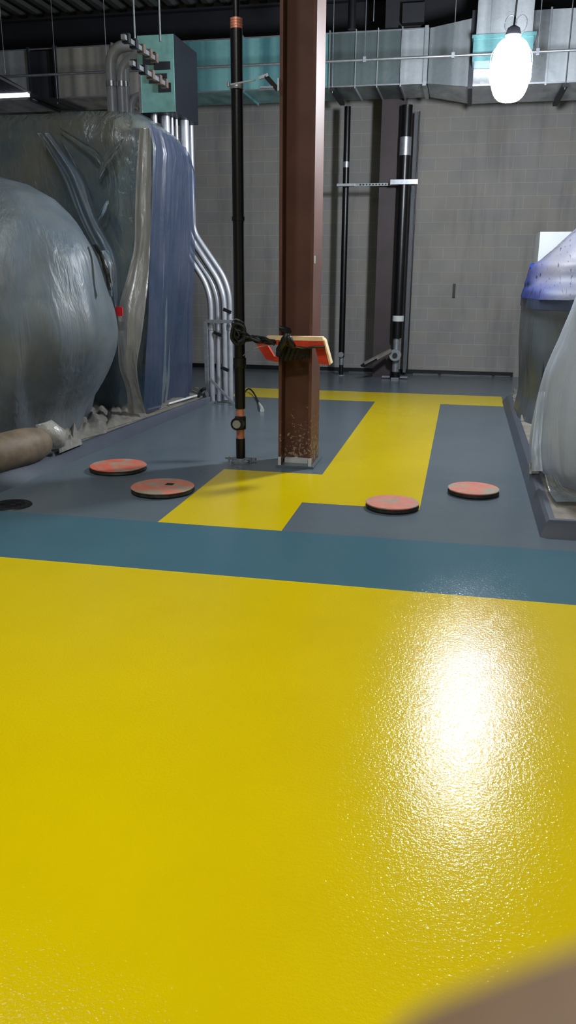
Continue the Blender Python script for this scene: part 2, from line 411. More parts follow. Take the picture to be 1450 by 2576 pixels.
# red-painted board collar strapped round the column
YB = 6.60
def P(x, y, Y=YB): return AY(x, y, Y)
col2 = thing('board_collar', P(745, 915), 'red-painted lumber boards with raw top edges strapped round the brown column', 'boards')
b = MB(); b.slab([P(671, 845), P(811, 848), P(814, 858), P(672, 855)], (0, .09, 0)); b.build('top_board', M['wood'], col2, bevel=.003)['label'] = 'raw lumber top edge'
b = MB(); b.slab([P(674, 855.5), P(813, 858.5), P(816, 876), P(680, 866)], (0, .04, 0)); b.build('front_board', M['red'], col2, bevel=.003)
b = MB(); b.slab([AY(793, 872, 6.66), AY(815, 866, 6.66), AY(829, 919, 6.66), AY(803, 915, 6.66)], (0, .04, 0)); b.build('side_board', M['red'], col2, bevel=.003)
b = MB(); b.slab([AY(812, 851, 6.62), AY(817, 856, 6.62), AY(833, 915, 6.62), AY(829, 919, 6.62)], (0, .11, 0)); b.build('board_edge', M['wood'], col2)['label'] = 'raw edge of the right-hand board'
b = MB(); b.slab([AY(645, 866, 7.2), AY(668, 860, 7.2), AY(690, 897, 7.2), AY(704, 896, 7.2), AY(704, 912, 7.2), AY(688, 909, 7.2), AY(670, 904, 7.2)], (0, .05, 0)); b.build('side_board', M['red'], col2, bevel=.003)
# black tape / cloth wrapped round the column beneath and over the boards
tape = thing('tape_wrap', P(745, 905), 'black tape and cloth wrapped round the brown column below the red boards', 'tape')
b = MB(); rows = []
for j in range(9):
    t = j/8; py = 862+t*44; row = []
    for i in range(25):
        s = i/24; px = 703+s*78
        droop = 6*math.sin(s*math.pi)*(1-t)+(-5*(s-.4)*t*2)
        p = AY(px, py+droop, y0-.012-.02*math.sin(i*1.7+j)*.4-.03*math.sin(s*math.pi)); row.append(p)
    rows.append([V((rows[0][0].x if 0 else row[0].x, y0+.06, row[0].z))]+row+[V((row[-1].x+.012, y0+.06, row[-1].z)), V((row[-1].x+.012, y0+.38, row[-1].z+.02))])
b.grid(rows); b.build('column_wrap', M['tape'], tape, smooth=1.2)
b = MB(); b.tube(smoothline([P(735, 868, 6.57), P(728, 856, 6.56), P(722, 842, 6.57), P(727, 832, 6.66), P(706, 826, 6.7)]), .022, 10, wob=.15)
b.tube(smoothline([P(724, 842, 6.56), P(716, 856, 6.55), P(706, 875, 6.58), P(702, 890, 6.68)]), .03, 10, wob=.15)
b.tube(smoothline([P(726, 846, 6.56), P(730, 858, 6.55), P(738, 872, 6.6)]), .026, 10, wob=.15)
b.build('strap_loop', M['tape'], tape, smooth=1.2)
b = MB(); b.tube(smoothline([P(722, 868, 6.58), P(760, 876, 6.6), P(790, 873, 6.58), P(818, 872, 6.58)]), .009, 8); b.build('strap_tail', M['tape'], tape)
# cable bundle between the black pipe and the collar
rnd = random.Random(3)
bun = thing('cable_bundle', AY(625, 860, 6.6), 'tangle of black cable tied between the black floor pipe and the red boards', 'cable')
for k in range(9):
    pts = []
    base = [(590, 818), (600, 838), (608, 848), (630, 848), (650, 853), (668, 858), (690, 862)]
    for i, (px, py) in enumerate(base):
        sp = 10 if i < 3 else (7 if i < 5 else 4)
        pts.append(AY(px+rnd.uniform(-sp, sp), py+rnd.uniform(-sp*1.5, sp*1.3), 6.58+rnd.uniform(-.05, .05)))
    MB().tube(smoothline(pts, 5), rnd.uniform(.009, .017), 8).build('cable', M['cord'], bun)
for k in range(3):
    pts = [AY(600+17*math.cos(a)+rnd.uniform(-3, 3), 840+(20+k*3)*math.sin(a)+rnd.uniform(-3, 3), 6.58+.10*math.sin(a*.5+k)*.4) for a in [i*.7 for i in range(12)]]
    MB().tube(smoothline(pts, 4), .014, 8).build('cable', M['cord'], bun)
MB().tube(smoothline([AY(688, 866, 6.6), AY(655, 872, 6.55), AY(632, 880, 6.55), AY(612, 895, 6.6)]), .004, 6).build('tie_wire', M['strut'], bun)
MB().tube(smoothline([AY(583, 812, 6.62), AY(592, 803, 6.57), AY(603, 806, 6.56), AY(613, 812, 6.62)]), .006, 6).build('tie_wire', M['strut'], bun)

# ------------------------------------------------------------------ black riser pipe by the column
pb = G(604, 1166); px0, py0 = pb.x, pb.y+.03
def zat(pyy, Y, pxx=600): return AY(pxx, pyy, Y).z
pipe = thing('riser_pipe', (px0, py0, 0), 'black insulated riser pipe with copper bands and round gauge in front of the brown column', 'pipe')
Z = lambda y: zat(y, py0)
def seg(b, y_lo, y_hi, r, n=24): return b.cyl((px0, py0, Z(y_lo)), (px0, py0, Z(y_hi)), r, n)
b = MB(); b.cyl((px0, py0, .03), (px0, py0, Z(1102)), .041); seg(b, 1027, 560, .046); seg(b, 560, 73, .048); seg(b, 555, 545, .054); b.build('insulation', M['pipe_black'], pipe)
b = MB(); seg(b, 46, -60, .026); b.build('upper_pipe', M['pipe_black'], pipe)
b = MB(); seg(b, 1027, 1046, .036); b.build('copper_section', M['copper'], pipe)['label'] = 'bare copper above the gauge'
b = MB(); seg(b, 1080, 1102, .036); b.build('copper_section', M['copper'], pipe)['label'] = 'bare copper below the gauge'
b = MB(); 
for y in (46, 53, 60, 67): seg(b, y+6, y, .047)
seg(b, 73, 46, .041); b.build('copper_coupling', M['copper'], pipe, smooth=.4)['label'] = 'ribbed copper coupling near the top'
b = MB(); zc = Z(1063); b.cyl((px0, py0, zc-.055), (px0, py0, zc+.055), .05); b.cyl((px0-.01, py0-.085, zc), (px0-.01, py0, zc), .056, 28)
b.build('valve_body', M['black'], pipe, bevel=.004)
b = MB(); b.cyl((px0-.01, py0-.095, zc), (px0-.01, py0-.084, zc), .036, 28); b.build('gauge_face', M['zinc'], pipe)['label'] = 'round pale gauge face'
b = MB(); b.lathe((px0, py0, 0.001), [(.085, 0), (.085, .02), (.05, .03), (.047, .045)]); b.build('floor_flange', M['strut'], pipe)
b = MB(); b.box((px0-.14, py0-.02, .03), (px0+.14, py0+.02, .05)); b.tube([(px0-.1, py0-.03, .01), (px0-.1, py0-.03, .06)], .008, 8); b.tube([(px0+.1, py0-.03, .01), (px0+.1, py0-.03, .06)], .008, 8)
b.build('riser_clamp', M['strut'], pipe, bevel=.002)
b = MB(); seg(b, 925, 900, .056); b.tube(smoothline([(px0-.03, py0-.06, Z(925)), (px0+.02, py0-.065, Z(918)), (px0+.06, py0-.02, Z(915))]), .006, 6); b.build('tape_band', M['tape'], pipe)
# strut bracket from riser to column, high up
zb = zat(212, 6.70, 600)
br = thing('pipe_bracket', (px0, py0, zb-.05), 'thin galvanised strut bracket clamping the black riser pipe to the brown column', 'bracket')
MB().beam(AY(574, 214, 6.72), AY(642, 201, 6.72), .010, .012).build('threaded_rod', M['strut'], br)
MB().cyl((px0, py0, zb-.012), (px0, py0, zb+.022), .055).build('pipe_clamp', M['zinc'], br)
MB().beam(AY(652, 197, 6.72), AY(676, 188, 6.72), .02, .022).build('clamp_jaw', M['zinc'], br)
MB().beam(AY(668, 190, 6.72), AY(700, 226, 6.76), .022, .03).build('clamp_arm', M['black'], br)
MB().box(AY(698, 228, 6.70), AY(707, 201, 6.76), 0).build('beam_clamp', M['zinc'], br)['label'] = 'bright clamp biting the column flange'
MB().beam(AY(655, 220, 6.74), AY(688, 219, 6.74), .01, .014).build('tie_rod', M['strut'], br)
MB().cyl(AY(575, 207, 6.68), AY(575, 218, 6.68), .012).build('nut', M['zinc'], br)

# loose cord with pale connector lying by the pipe
cd = thing('loose_cord', G(655, 1033), 'short black cord with pale connector lying on the grey floor behind the black pipe', 'cord')
MB().tube(smoothline([G(612, 992, .02), G(625, 978, .05), G(636, 985, .04), G(645, 1000, .02), G(652, 1014, .016)]), .011, 8).build('cable', M['cord'], cd)
MB().tube([G(652, 1014, .02), G(657, 1024, .03), G(660, 1032, .02)], .02, 10, radii=[.012, .022, .028]).build('connector', M['plug_white'], cd)

# ------------------------------------------------------------------ floor plugs
def plug(cx, cy, wpx, label, seed, square=False, grp='painted round floor plugs', a=(206, 124, 104), bb=(160, 146, 126)):
    c = G(cx, cy); r = wpx/2/FPX*(c-CAM).dot(fw)
    t = thing('floor_plug', (c.x, c.y, 0), label, 'floor cover', grp)
    b = MB().lathe((c.x, c.y, .001), [(r*.97, 0), (r*1.0, .012), (r*.97, .034)], 56, wob=.03); b.build('rim', M['rim'], t)
    b = MB().lathe((c.x, c.y, .035), [(r*.99, 0), (r*1.0, .006), (r*.98, .010)], 56, wob=.02); b.build('lid', plug_mat('painted_lid', seed, a, bb), t)
    if square:
        p = G(427, 1218, .046); MB().box((p.x-.03, p.y-.03, .0445), (p.x+.03, p.y+.03, .047)).build('pull_hole', M['hole'], t)
    return t
plug(298, 1182, 141, 'round orange-painted floor plug with a bare grey patch, nearest the draped machines', 1, a=(212, 104, 82))
plug(410, 1236, 158, 'round pinkish tan floor plug with a small black square hole, beside the yellow stripe', 2.3, True)
plug(987, 1277, 134, 'round salmon floor plug standing on the corner of the yellow stripe', 3.7)
plug(1191, 1241, 127, 'round salmon floor plug standing alone on the grey floor near the right curb', 5.2, a=(212, 118, 98))
c = G(28, 1271)
dr = thing('floor_drain', (c.x, c.y, 0), 'dark round floor drain at the left edge of the grey floor', 'drain')
MB().lathe((c.x, c.y, .001), [(.15, 0), (.145, .006), (.125, .007)], 48).build('ring', M['black'], dr)
b = MB().lathe((c.x, c.y, .0075), [(.125, 0), (.12, .003)], 48)
for k in range(-3, 4): b.box((c.x-.1*math.cos(k*.35), c.y+k*.03-.005, .0104), (c.x+.1*math.cos(k*.35), c.y+k*.03+.005, .015))
b.build('grate', M['hole'], dr)

# ------------------------------------------------------------------ ducts
YF, YD = 12.54, 13.45            # front and rear face of the duct run
zlo, zhi = AY(530, 232, YF).z, AY(530, 100, YF).z
def dx(px, py=170): return AY(px, py, YF).x
duct = thing('supply_duct', (dx(600), YF, zlo), 'long galvanised rectangular duct run in front of the block wall, behind the brown column', 'duct')
def dbox(x0, x1, mat, name='duct_section'):
    b = MB().box((x0, YF, zlo), (x1, YD, zhi))
    return b.build(name, mat, duct, bevel=.008)
dbox(dx(-140), dx(72), M['duct']); dbox(dx(142), dx(285), M['duct_warm']); dbox(dx(285), dx(440), M['duct_warm'])
dbox(dx(440), dx(612), M['duct_teal']); dbox(dx(612), dx(830), M['duct_teal']); dbox(dx(830), dx(1010), M['duct_shaded']); dbox(dx(1010), dx(1076), M['duct'])
b = MB().box((dx(72), YF+.03, zlo+.02), (dx(142), YD-.03, zhi-.02)); b.build('duct_collar', M['duct_dark'], duct)['label'] = 'dark flexible collar'
def flange(x, w=.03, mat='duct', o=.03):
    b = MB(); b.box((x-w/2, YF-o, zlo-o), (x+w/2, YF, zhi+o)); b.box((x-w/2, YF, zlo-o), (x+w/2, YD, zlo)); b.box((x-w/2, YF, zhi), (x+w/2, YD, zhi+o))
    b.build('flange', M[mat], duct)
for p, w, mt in ((74, .03, 'duct_dark'), (141, .05, 'duct_dark'), (285, .02, 'duct_warm'), (612, .02, 'duct_teal'), (830, .02, 'duct'), (895, .012, 'duct'), (950, .012, 'duct'), (1010, .02, 'zinc'), (1070, .05, 'duct')): flange(dx(p), w, mt)
b = MB().box((dx(-140), YF-.012, zhi-.012), (dx(1076), YF+.004, zhi+.006)); b.build('top_seam', M['zinc'], duct)
b = MB().box((dx(142), YF-.010, zlo-.004), (dx(1076), YF+.004, zlo+.014)); b.build('bottom_edge_glint', M['zinc'], duct)  # added pale strip standing in for the lamp's reflection along the bottom edge
# transition and the big duct on the right
YB2 = 12.30; bx0 = AY(1188, 150, YB2).x; bx1 = 4.2
bzlo, bzhi = AY(1188, 218, YB2).z, AY(1300, 28, YB2).z
tr = thing('duct_transition', (dx(1080), YF, zlo), 'flared galvanised transition joining the long duct to the larger duct beside the lamp', 'duct')
x0 = dx(1078)
b = MB().hexa([V((x0, YF, zlo)), V((bx0, YB2, bzlo)), V((bx0, YD, bzlo)), V((x0, YD, zlo)), V((x0, YF, zhi)), V((bx0, YB2, bzhi-.05)), V((bx0, YD, bzhi-.05)), V((x0, YD, zhi))])
b.build('flared_panel', M['duct'], tr, bevel=.006)
b = MB().box((bx0-.03, YB2-.04, bzlo-.03), (bx0+.03, YB2, bzhi+.03)); b.box((bx0-.03, YB2, bzlo-.03), (bx0+.03, YD, bzlo)); b.build('flange', M['duct_dark'], tr)
big = thing('main_duct', (bx0, YB2, bzlo), 'large galvanised duct behind the blazing work lamp at upper right', 'duct')
x = bx0+.03; k = 0
for w in (.95, .55, .75, .9, .9):
    x2 = min(x+w, bx1); MB().box((x, YB2, bzlo), (x2, YD, bzhi)).build('duct_section', M['duct_shiny' if k == 0 else 'duct'], big, bevel=.008)
    b = MB().box((x2-.012, YB2-.025, bzlo-.02), (x2+.012, YB2, bzhi+.02)); b.build('flange', M['zinc'], big); x = x2; k += 1
    if x >= bx1: break
b = MB().box((bx0+.03, YB2-.02, bzlo), (bx1, YB2, bzlo+.02)); b.build('lower_seam', M['zinc'], big)
# riser duct above, in front of the big one
YV = 11.9; vx0, vx1 = AY(1202, 40, YV).x, AY(1344, 40, YV).x; vz = AY(1270, 86, YV).z
rd = thing('riser_duct', (vx0, YV, vz), 'pale vertical duct dropping from the roof behind the lamp cord', 'duct')
MB().box((vx0, YV, vz), (vx1, 12.28, 5.79)).build('duct_section', M['duct'], rd, bevel=.008)
b = MB().box((vx0-.05, YV-.05, vz-.04), (vx1+.05, 12.28, vz)); b.build('flange', M['duct_teal'], rd)
b = MB().box((vx0-.03, YV-.02, vz-.30), (vx1+.02, 12.28, vz-.041)); b.build('collar', M['duct_teal'], rd)['label'] = 'teal reflecting collar below the flange'
b = MB(); b.box(((vx0*.75+vx1*.25)-.008, YV-.012, vz), ((vx0*.75+vx1*.25)+.008, YV, 5.79)); b.build('seam', M['zinc'], rd)
# trapeze hangers
for px in (150, 838, 1418):
    yy = zlo-.02 if px < 1100 else bzlo-.02
    yf = (YF if px < 1100 else YB2)
    X = AY(px, 250, yf).x
    t = thing('duct_hanger', (X, yf, yy), {150: 'dark strut hanger under the duct beside its dark collar', 838: 'dark strut hanger under the duct just right of the brown column', 1418: 'dark strut hanger under the large duct at the right edge'}[px], 'hanger', 'strut hangers under the ducts')
    MB().box((X-.035, yf-.1, yy-.045), (X+.035, YD+.03, yy-.003)).build('strut', M['dark_steel'], t)
    MB().cyl((X, yf-.07, yy-.07), (X, yf-.07, 5.79), .006, 8).build('hanger_rod', M['strut'], t)
# thin pipe running in front of the ducts
YT = 11.7
def LN(px, py, Y): return AY(px, py, Y)
A, B_ = AY(-60, 203, YT), AY(1450, 121, YT); zt = (AY(825, 149, YT).z+AY(150, 192, YT).z)/2
tp = thing('overhead_conduit', (A.x, YT, zt), 'thin bright conduit running level across the front of the ducts', 'conduit')
MB().cyl((A.x-1.2, YT, zt), (4.45, YT, zt), .017, 12).build('tube', M['zinc'], tp)
for px in (918, 1140, 1352, 268):
    X = AY(px, 150, YT).x; b = MB(); b.box((X-.02, YT-.025, zt-.03), (X+.02, YT+.025, zt+.035)); b.build('clamp', M['zinc'], tp)
    MB().cyl((X, YT, zt+.03), (X, YT, 5.79), .005, 6).build('hanger_rod', M['strut'], tp)
for px, lab in ((338, 'thin steel hanger rod dropping to the left conduits'), (402, 'thin steel hanger rod dropping to the teal box'), (940, 'thin steel rod hanging in front of the duct right of the column')):
    Y = 9.0 if px < 500 else 12.1
    p = AY(px, 60, Y); q = AY(px, 95 if px < 500 else 75, Y)
    ztip = 3.98 if px < 500 else zhi+.0
    tag(MB().cyl((p.x, Y, ztip), (p.x, Y, 5.79), .011 if px < 500 else .006, 8).build('hanger_rod', M['strut']), lab, 'rod')

# glowing strip added for the lamp-lit duct edge at far left, not a fixture
YS = 11.3
a_, b2_ = AY(-40, 243, YS), AY(72, 239, YS)
sl_ = thing('glowing_duct_edge', (a_.x, YS, a_.z-.03), 'glowing white strip imitating the lamp-lit duct edge at the far left', 'duct edge')
MB().box((a_.x, YS-.03, a_.z-.022), (b2_.x, YS+.03, a_.z+.022)).build('tube', glow('duct_edge_glow', (.93, .95, 1, 1), 5), sl_)
MB().slab([V((a_.x, YS, a_.z+.024)), V((b2_.x+.02, YS, a_.z+.024)), V((b2_.x-.5, YS, a_.z+.30)), V((a_.x, YS, a_.z+.36))], (0, .25, 0)).build('tapered_panel', M['duct_dark'], sl_)
MB().beam(V((b2_.x+.03, YS-.01, a_.z+.02)), V((a_.x, YS-.01, a_.z+.36)), .02, .03).build('tapered_edge', M['zinc'], sl_)
MB().cyl((a_.x+.3, YS+.1, a_.z+.3), (a_.x+.3, YS+.1, 5.79), .006, 6).build('hanger_rod', M['strut'], sl_)

# ------------------------------------------------------------------ work lamp
lp = AY(1286, 168, 8.6)
lamp = thing('work_lamp', (lp.x, lp.y, lp.z-.3), 'blazing white temporary work lamp hanging on a black cord at upper right', 'lamp')
b = MB(); prof = []
for k in range(17):
    a = -math.pi/2+math.pi*k/16; prof.append((max(.004, .182*math.cos(a)**.6 if math.cos(a) > 1e-6 else .004), .27*math.sin(a)))
b.lathe(lp-V((0, 0, .03)), prof, 32); b.build('bulb_with_bloom', glow('lamp_glow', (.88, .94, 1, 1), 350), lamp, smooth=1.5)  # bulb made oversized so its shape takes in the lamp's bloom
b = MB(); zt_ = lp.z+.26
b.lathe((lp.x, lp.y, zt_), [(.06, -.03), (.075, 0), (.055, .06), (.02, .08)], 24); b.build('socket_cap', M['dark_steel'], lamp)
b = MB()
for k in range(6):
    a = k*math.pi/3; pts = [(lp.x+math.cos(a)*r, lp.y+math.sin(a)*r, lp.z+z) for r, z in ((.06, .24), (.178, .12), (.188, -.03), (.172, -.15), (.02, -.305))]
    b.tube(smoothline(pts, 4), .0025, 5)
b.build('wire_guard', M['zinc'], lamp)
ctop = AY(1303, 0, 8.9)
MB().tube(smoothline([(lp.x, lp.y, zt_+.07), (lp.x+.01, lp.y, zt_+.3), (lp.x+.05, lp.y, 5.0), (lp.x+.08, lp.y, 5.79)]), .009, 8).build('cord', M['cord'], lamp)
b = MB()
for s, ph in ((-1, 0), (1, .4)):
    cc = AY(1299+s*13, 60, 8.9); pts = [cc+V((s*.055*math.cos(a), .01*a/3, .075*math.sin(a+ph*.3))) for a in [i*math.pi/8+.2 for i in range(17)]]
    b.tube(pts, .0045, 6)
b.build('cord_loop', M['cord'], lamp)

# ------------------------------------------------------------------ wall-side column, pipes
YC = 13.55
a_, b2_ = AY(946, 700, YC), AY(990, 700, YC)
b = MB(); cx0 = a_.x; cx1 = cx0+.36
b.box((cx0, YC, 0), (cx1, YC+.03, 5.6)); b.box((cx0, YC+.35, 0), (cx1, YC+.38, 5.6)); b.box(((cx0+cx1)/2-.012, YC+.03, 0), ((cx0+cx1)/2+.012, YC+.35, 5.6))
tag(b.build('wall_column', M['wall_column'], bevel=.004), 'dark brown steel column standing against the block wall beside the black pipes', 'column')
def wallpipe(px, py, Y, r, label, name='drain_pipe'):
    c = AY(px, py, Y); return thing(name, (c.x, Y, 0), label, 'pipe'), c.x
t, X = wallpipe(1006, 700, 13.4, .085, 'thick black insulated pipe with white bands and a grey valve against the block wall')
zz = lambda y: AY(1000, y, 13.4).z
MB().cyl((X, 13.4, zz(850)), (X, 13.4, 4.1), .085).cyl((X, 13.4, 5.0), (X, 13.4, 5.6), .085).build('insulation', M['pipe_black'], t)
MB().cyl((X, 13.4, .03), (X, 13.4, zz(935)), .08).build('lower_pipe', M['pipe_black'], t)
MB().cyl((X+.005, 13.4, zz(808)), (X+.005, 13.4, zz(794)), .092).build('white_band', M['white'], t)
MB().cyl((X, 13.4, zz(392)), (X, 13.4, zz(346)), .088).build('bright_band', M['zinc'], t)
MB().cyl((X-.005, 13.4, zz(937)), (X-.005, 13.4, zz(850)), .055).build('bare_pipe', M['strut'], t)
zc = zz(892)
MB().cyl((X-.01, 13.27, zc), (X-.01, 13.4, zc), .095, 28).build('valve_wheel', M['strut'], t)
MB().cyl((X-.01, 13.245, zc), (X-.01, 13.27, zc), .04, 20).build('valve_hub', M['dark_steel'], t)
b = MB().box((X-.22, 13.36, .02), (X-.09, 13.44, .045)); b.box((X+.08, 13.36, .02), (X+.2, 13.44, .045)); b.box((X-.06, 13.28, .002), (X+.06, 13.33, .03)); b.build('riser_clamp', M['zinc'], t)
t, X2 = wallpipe(1030, 500, 13.55, .035, 'slim grey conduit running down the wall just right of the thick black pipe', 'wall_conduit')
MB().box((X2+.0, 13.9, .05), (X2+.05, 13.98, 4.1)).build('channel', simple('grey_channel', (92, 96, 104), .6, .1), t)
MB().cyl((X2+.075, 13.9, .05), (X2+.075, 13.9, 4.1), .012, 10).build('wire', M['black'], t)
t, X3 = wallpipe(867, 600, 13.6, .045, 'slim black insulated pipe standing between the brown column and the wall-side column')
MB().cyl((X3, 13.6, zz(905)), (X3, 13.6, 4.15), .05).build('insulation', M['pipe_black'], t)
MB().cyl((X3, 13.6, .02), (X3, 13.6, zz(905)), .035).build('lower_pipe', M['black'], t)
MB().cyl((X3, 13.6, zz(925)), (X3, 13.6, zz(885)), .038).cyl((X3, 13.52, zz(898)), (X3, 13.6, zz(898)), .045).build('valve_body', M['strut'], t)
MB().cyl((X3, 13.6, zz(415)), (X3, 13.6, zz(400)), .053).build('bright_band', M['zinc'], t)
MB().lathe((X3, 13.6, .001), [(.07, 0), (.06, .015), (.04, .02)], 24).build('floor_flange', M['strut'], t)
c = AY(886, 40, 11.2)
tag(MB().cyl((c.x, 11.2, AY(886, 74, 11.2).z), (c.x, 11.2, 5.79), .05).build('pipe_stub', M['pipe_black']), 'black pipe end dropping from the roof to the duct top, right of the brown column', 'pipe')
a_, b2_ = AY(1062, 62, 12.9), AY(975, 20, 12.9)
b = MB(); b.box((b2_.x, 12.7, zhi+.03), (a_.x, 13.3, 5.55)); b.box((a_.x-.25, 12.55, zhi+.08), (a_.x+.05, 12.7, zhi+.32))
tag(b.build('equipment_box', M['dark_steel'], bevel=.02), 'dark boxy equipment sitting on top of the duct below the roof', 'box')
# strut rail holding both wall pipes
zr = AY(870, 465, 13.45).z
t = thing('strut_rail', (X3-.15, 13.48, zr-.03), 'galvanised slotted rail clamping the two black wall pipes together', 'rail')
MB().box((AY(850, 465, 13.45).x, 13.47, zr-.022), (AY(1046, 462, 13.45).x, 13.50, zr+.022)).build('rail', M['strut'], t)
x = AY(905, 465, 13.45).x
for k in range(14): MB().box((x, 13.462, zr-.01), (x+.022, 13.471, zr+.01)).build('slot', M['black'], t); x += .05
MB().box((X3-.12, 13.44, zr-.018), (X3+.16, 13.47, zr+.018)).build('clamp', M['zinc'], t)
MB().box((X-.2, 13.30, zr-.02), (X+.22, 13.33, zr+.05)).build('clamp', M['zinc'], t)
# leaning board
t = MB().beam(AY(916, 917, 13.0), AY(984, 881, 13.25), .07, .05)
ob = tag(t.build('leaning_board', M['concrete'], bevel=.004), 'short pale board leaning on the dark wall-side column by the valve', 'board')
MB().beam(AY(912, 921, 12.99), AY(945, 903, 13.12), .12, .03).build('rubber_sleeve', M['black'], ob, bevel=.004)
c = AY(1143, 731, WALL_Y-.02)
tag(MB().box((c.x-.022, WALL_Y-.03, c.z-.11), (c.x+.022, WALL_Y, c.z+.11)).build('wall_bracket', M['black'], bevel=.004), 'small upright black slot fitting on the pale block wall', 'fitting')

# ------------------------------------------------------------------ teal junction box and struts
Y0, Y1 = 9.2, 10.0
p0, p1 = AY(352, 285, Y0), AY(436, 84, Y0)
bx = thing('junction_box', (p0.x, Y0, p0.z), 'tall teal-faced metal box with dark side hanging above the draped machines', 'box')
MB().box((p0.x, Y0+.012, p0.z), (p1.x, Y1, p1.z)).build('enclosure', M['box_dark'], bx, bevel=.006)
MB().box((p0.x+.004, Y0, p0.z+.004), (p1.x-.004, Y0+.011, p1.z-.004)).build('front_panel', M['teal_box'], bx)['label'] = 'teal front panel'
b = MB()
for (u, v, w, h_) in ((.15, .22, .35, .16), (.45, .35, .45, .1), (.3, .5, .5, .12), (.55, .62, .35, .12)):
    X = p0.x+(p1.x-p0.x)*u; Zt = p1.z-(p1.z-p0.z)*v; b.box((X, Y0-.012, Zt-(p1.z-p0.z)*h_), (X+(p1.x-p0.x)*w, Y0-.001, Zt))
b.build('cover_plate', M['duct_dark'], bx)
b = MB().box((p0.x, Y0-.004, p0.z-.0), (p0.x+.03, Y0, p1.z-.35)); b.build('edge_trim', M['zinc'], bx)
for ya, yb, lab in (((309, 92), (410, 150), 'upper slotted strut running past the teal box'), ((330, 158), (405, 214), 'lower slotted strut running past the teal box')):
    Xs = AY(*ya, 7.9); L_ = (690-ya[1])/(690-yb[1])
    q = V((Xs.x, 7.9*L_, Xs.z)); t = thing('unistrut', Xs, lab, 'strut', 'struts beside the teal box')
    MB().beam(Xs, q, .04, .04).build('rail', M['strut'], t)
    for k in (.1, .32, .54, .76, .95):
        c = Xs.lerp(q, k); b = MB(); b.box(c-V((.035, .03, .035)), c+V((.035, .03, .045))); b.build('clamp', M['clamp'] if k > .5 else M['dark_steel'], t, bevel=.006)
# conduits rising on the left of the box
for i, (px, top, r) in enumerate(((286, 118, .058), (311, 150, .05), (322, 135, .03), (332, 240, .03))):
    Yc = 10.2; r *= 1.18; q = AY(px, 300, Yc)
    pts = fillet([(q.x, Yc, .102), (q.x, Yc, AY(px, top, Yc).z), (q.x+.72-.12*i, Yc, AY(px, top, Yc).z+.02)], .22)
    cdt = tag(MB().tube(pts, r, 14).build('conduit', M['emt_pale']), ['leftmost pale conduit rising behind the plastic left of the teal box', 'second pale conduit rising left of the teal box', 'third pale conduit rising left of the teal box', 'short pale conduit closest to the left side of the teal box'][i], 'conduit', 'conduits rising left of the teal box')
    if top < 200: MB().cyl((q.x, Yc, AY(px, 205, Yc).z-.06), (q.x, Yc, AY(px, 205, Yc).z), r+.006, 14).build('coupling', M['zinc'], cdt)
# conduits leaving the box bottom; the last three bend to the floor rack
for i, (px, Yc, r) in enumerate(((389, 9.3, .036), (417, 9.4, .050), (433, 9.5, .020), (444, 9.6, .020), (464, 9.7, .055))):
    q = AY(px, 330, Yc)
    tag(MB().cyl((q.x, Yc, 2.80), (q.x, Yc, AY(px, 300, Yc).z+.16), r, 14).build('conduit', M['emt']), 'pale conduit dropping from the teal box behind the draped machine', 'conduit', 'conduits under the teal box')
YE = 10.16
def bent(pxs, r, label, Ye=YE, zb=.02, top=None):
    pts = [AY(x, y, Ye) for x, y in pxs]; last = pts[-1]; pts[-1] = V((pts[-2].x, Ye, zb)); 
    if top: pts[0] = V((pts[1].x, Ye, top))
    t = thing('bent_conduit', (pts[-1].x, Ye, 0), label, 'conduit', 'bent conduits behind the black riser pipe')
    MB().tube(fillet(pts, [.12, .24]), r, 16).build('tube', M['emt'], t)
    return t, pts[-1].x
t1, e1 = bent([(491, 315), (486, 582), (577, 716), (577, 1000)], .036, 'outermost bent conduit, passing just left of the black riser pipe', top=3.55)
t2, e2 = bent([(478, 315), (474, 622), (547, 728), (547, 1000)], .033, 'middle bent conduit, second from the draped machine', YE+.05, top=3.55)
t3, e3 = bent([(470, 400), (468, 636), (529, 728), (529, 1000)], .036, 'bent conduit nearest the draped machine', YE-.03, top=3.5)
t4, e4 = bent([(485, 315), (480, 600), (563, 726), (563, 1000)], .042, 'wide shaded bent conduit lying behind the others', YE+.18, top=3.5)
for t, x, yy in ((t1, e1, YE), (t3, e3, YE-.03)):
    z = AY(530, 830, yy).z; MB().cyl((x, yy, z), (x, yy, z+.07), .044, 14).build('coupling', M['zinc'], t)
fr = thing('conduit_rack', (e3, YE-.1, 0), 'grey floor-standing strut frame with diagonal brace holding the bent conduits', 'frame')
pA = AY(518, 808, YE-.09); pB = AY(590, 808, YE-.09)
MB().beam(pA, V((pB.x, YE-.09, pA.z)), .04, .04).build('rail', M['strut'], fr)
MB().beam(V((pA.x, YE-.09, 0)), V((pA.x, YE-.09, pA.z)), .045, .045).build('post', M['strut'], fr)
MB().beam(V((pB.x-.05, YE-.0+.3, 0)), V((pB.x-.05, YE+.3, pA.z)), .045, .045).build('post', M['strut'], fr)
MB().beam(V((pA.x, YE-.09, pA.z)), V((pB.x-.05, YE+.3, pA.z)), .03, .03).build('rail', M['strut'], fr)
q1, q2 = AY(528, 952, YE-.14), AY(591, 1019, YE-.14)
MB().beam(q1, q2, .03, .03).build('diagonal_brace', M['strut'], fr)
MB().box((pA.x-.03, YE-.14, .001), (pA.x+.10, YE-.02, .03)).build('foot_plate', M['strut'], fr)
for i, (px, py) in enumerate(((548, 840), (572, 782), (566, 928))):
    q = AY(px, py, YE-.06); MB().beam(q-V((.05, 0, -.02)), q+V((.05, 0, -.02)), .03, .04).build('strap', M['black'], fr)
tag(MB().tube(smoothline([G(500, 1000, .10), G(505, 985, .16), G(515, 978, .20), G(520, 985, .12), G(514, 1000, .10)]), .02, 8).build('coiled_hose', M['cord']), 'dark coil of hose on the pad end beside the strut frame', 'hose')
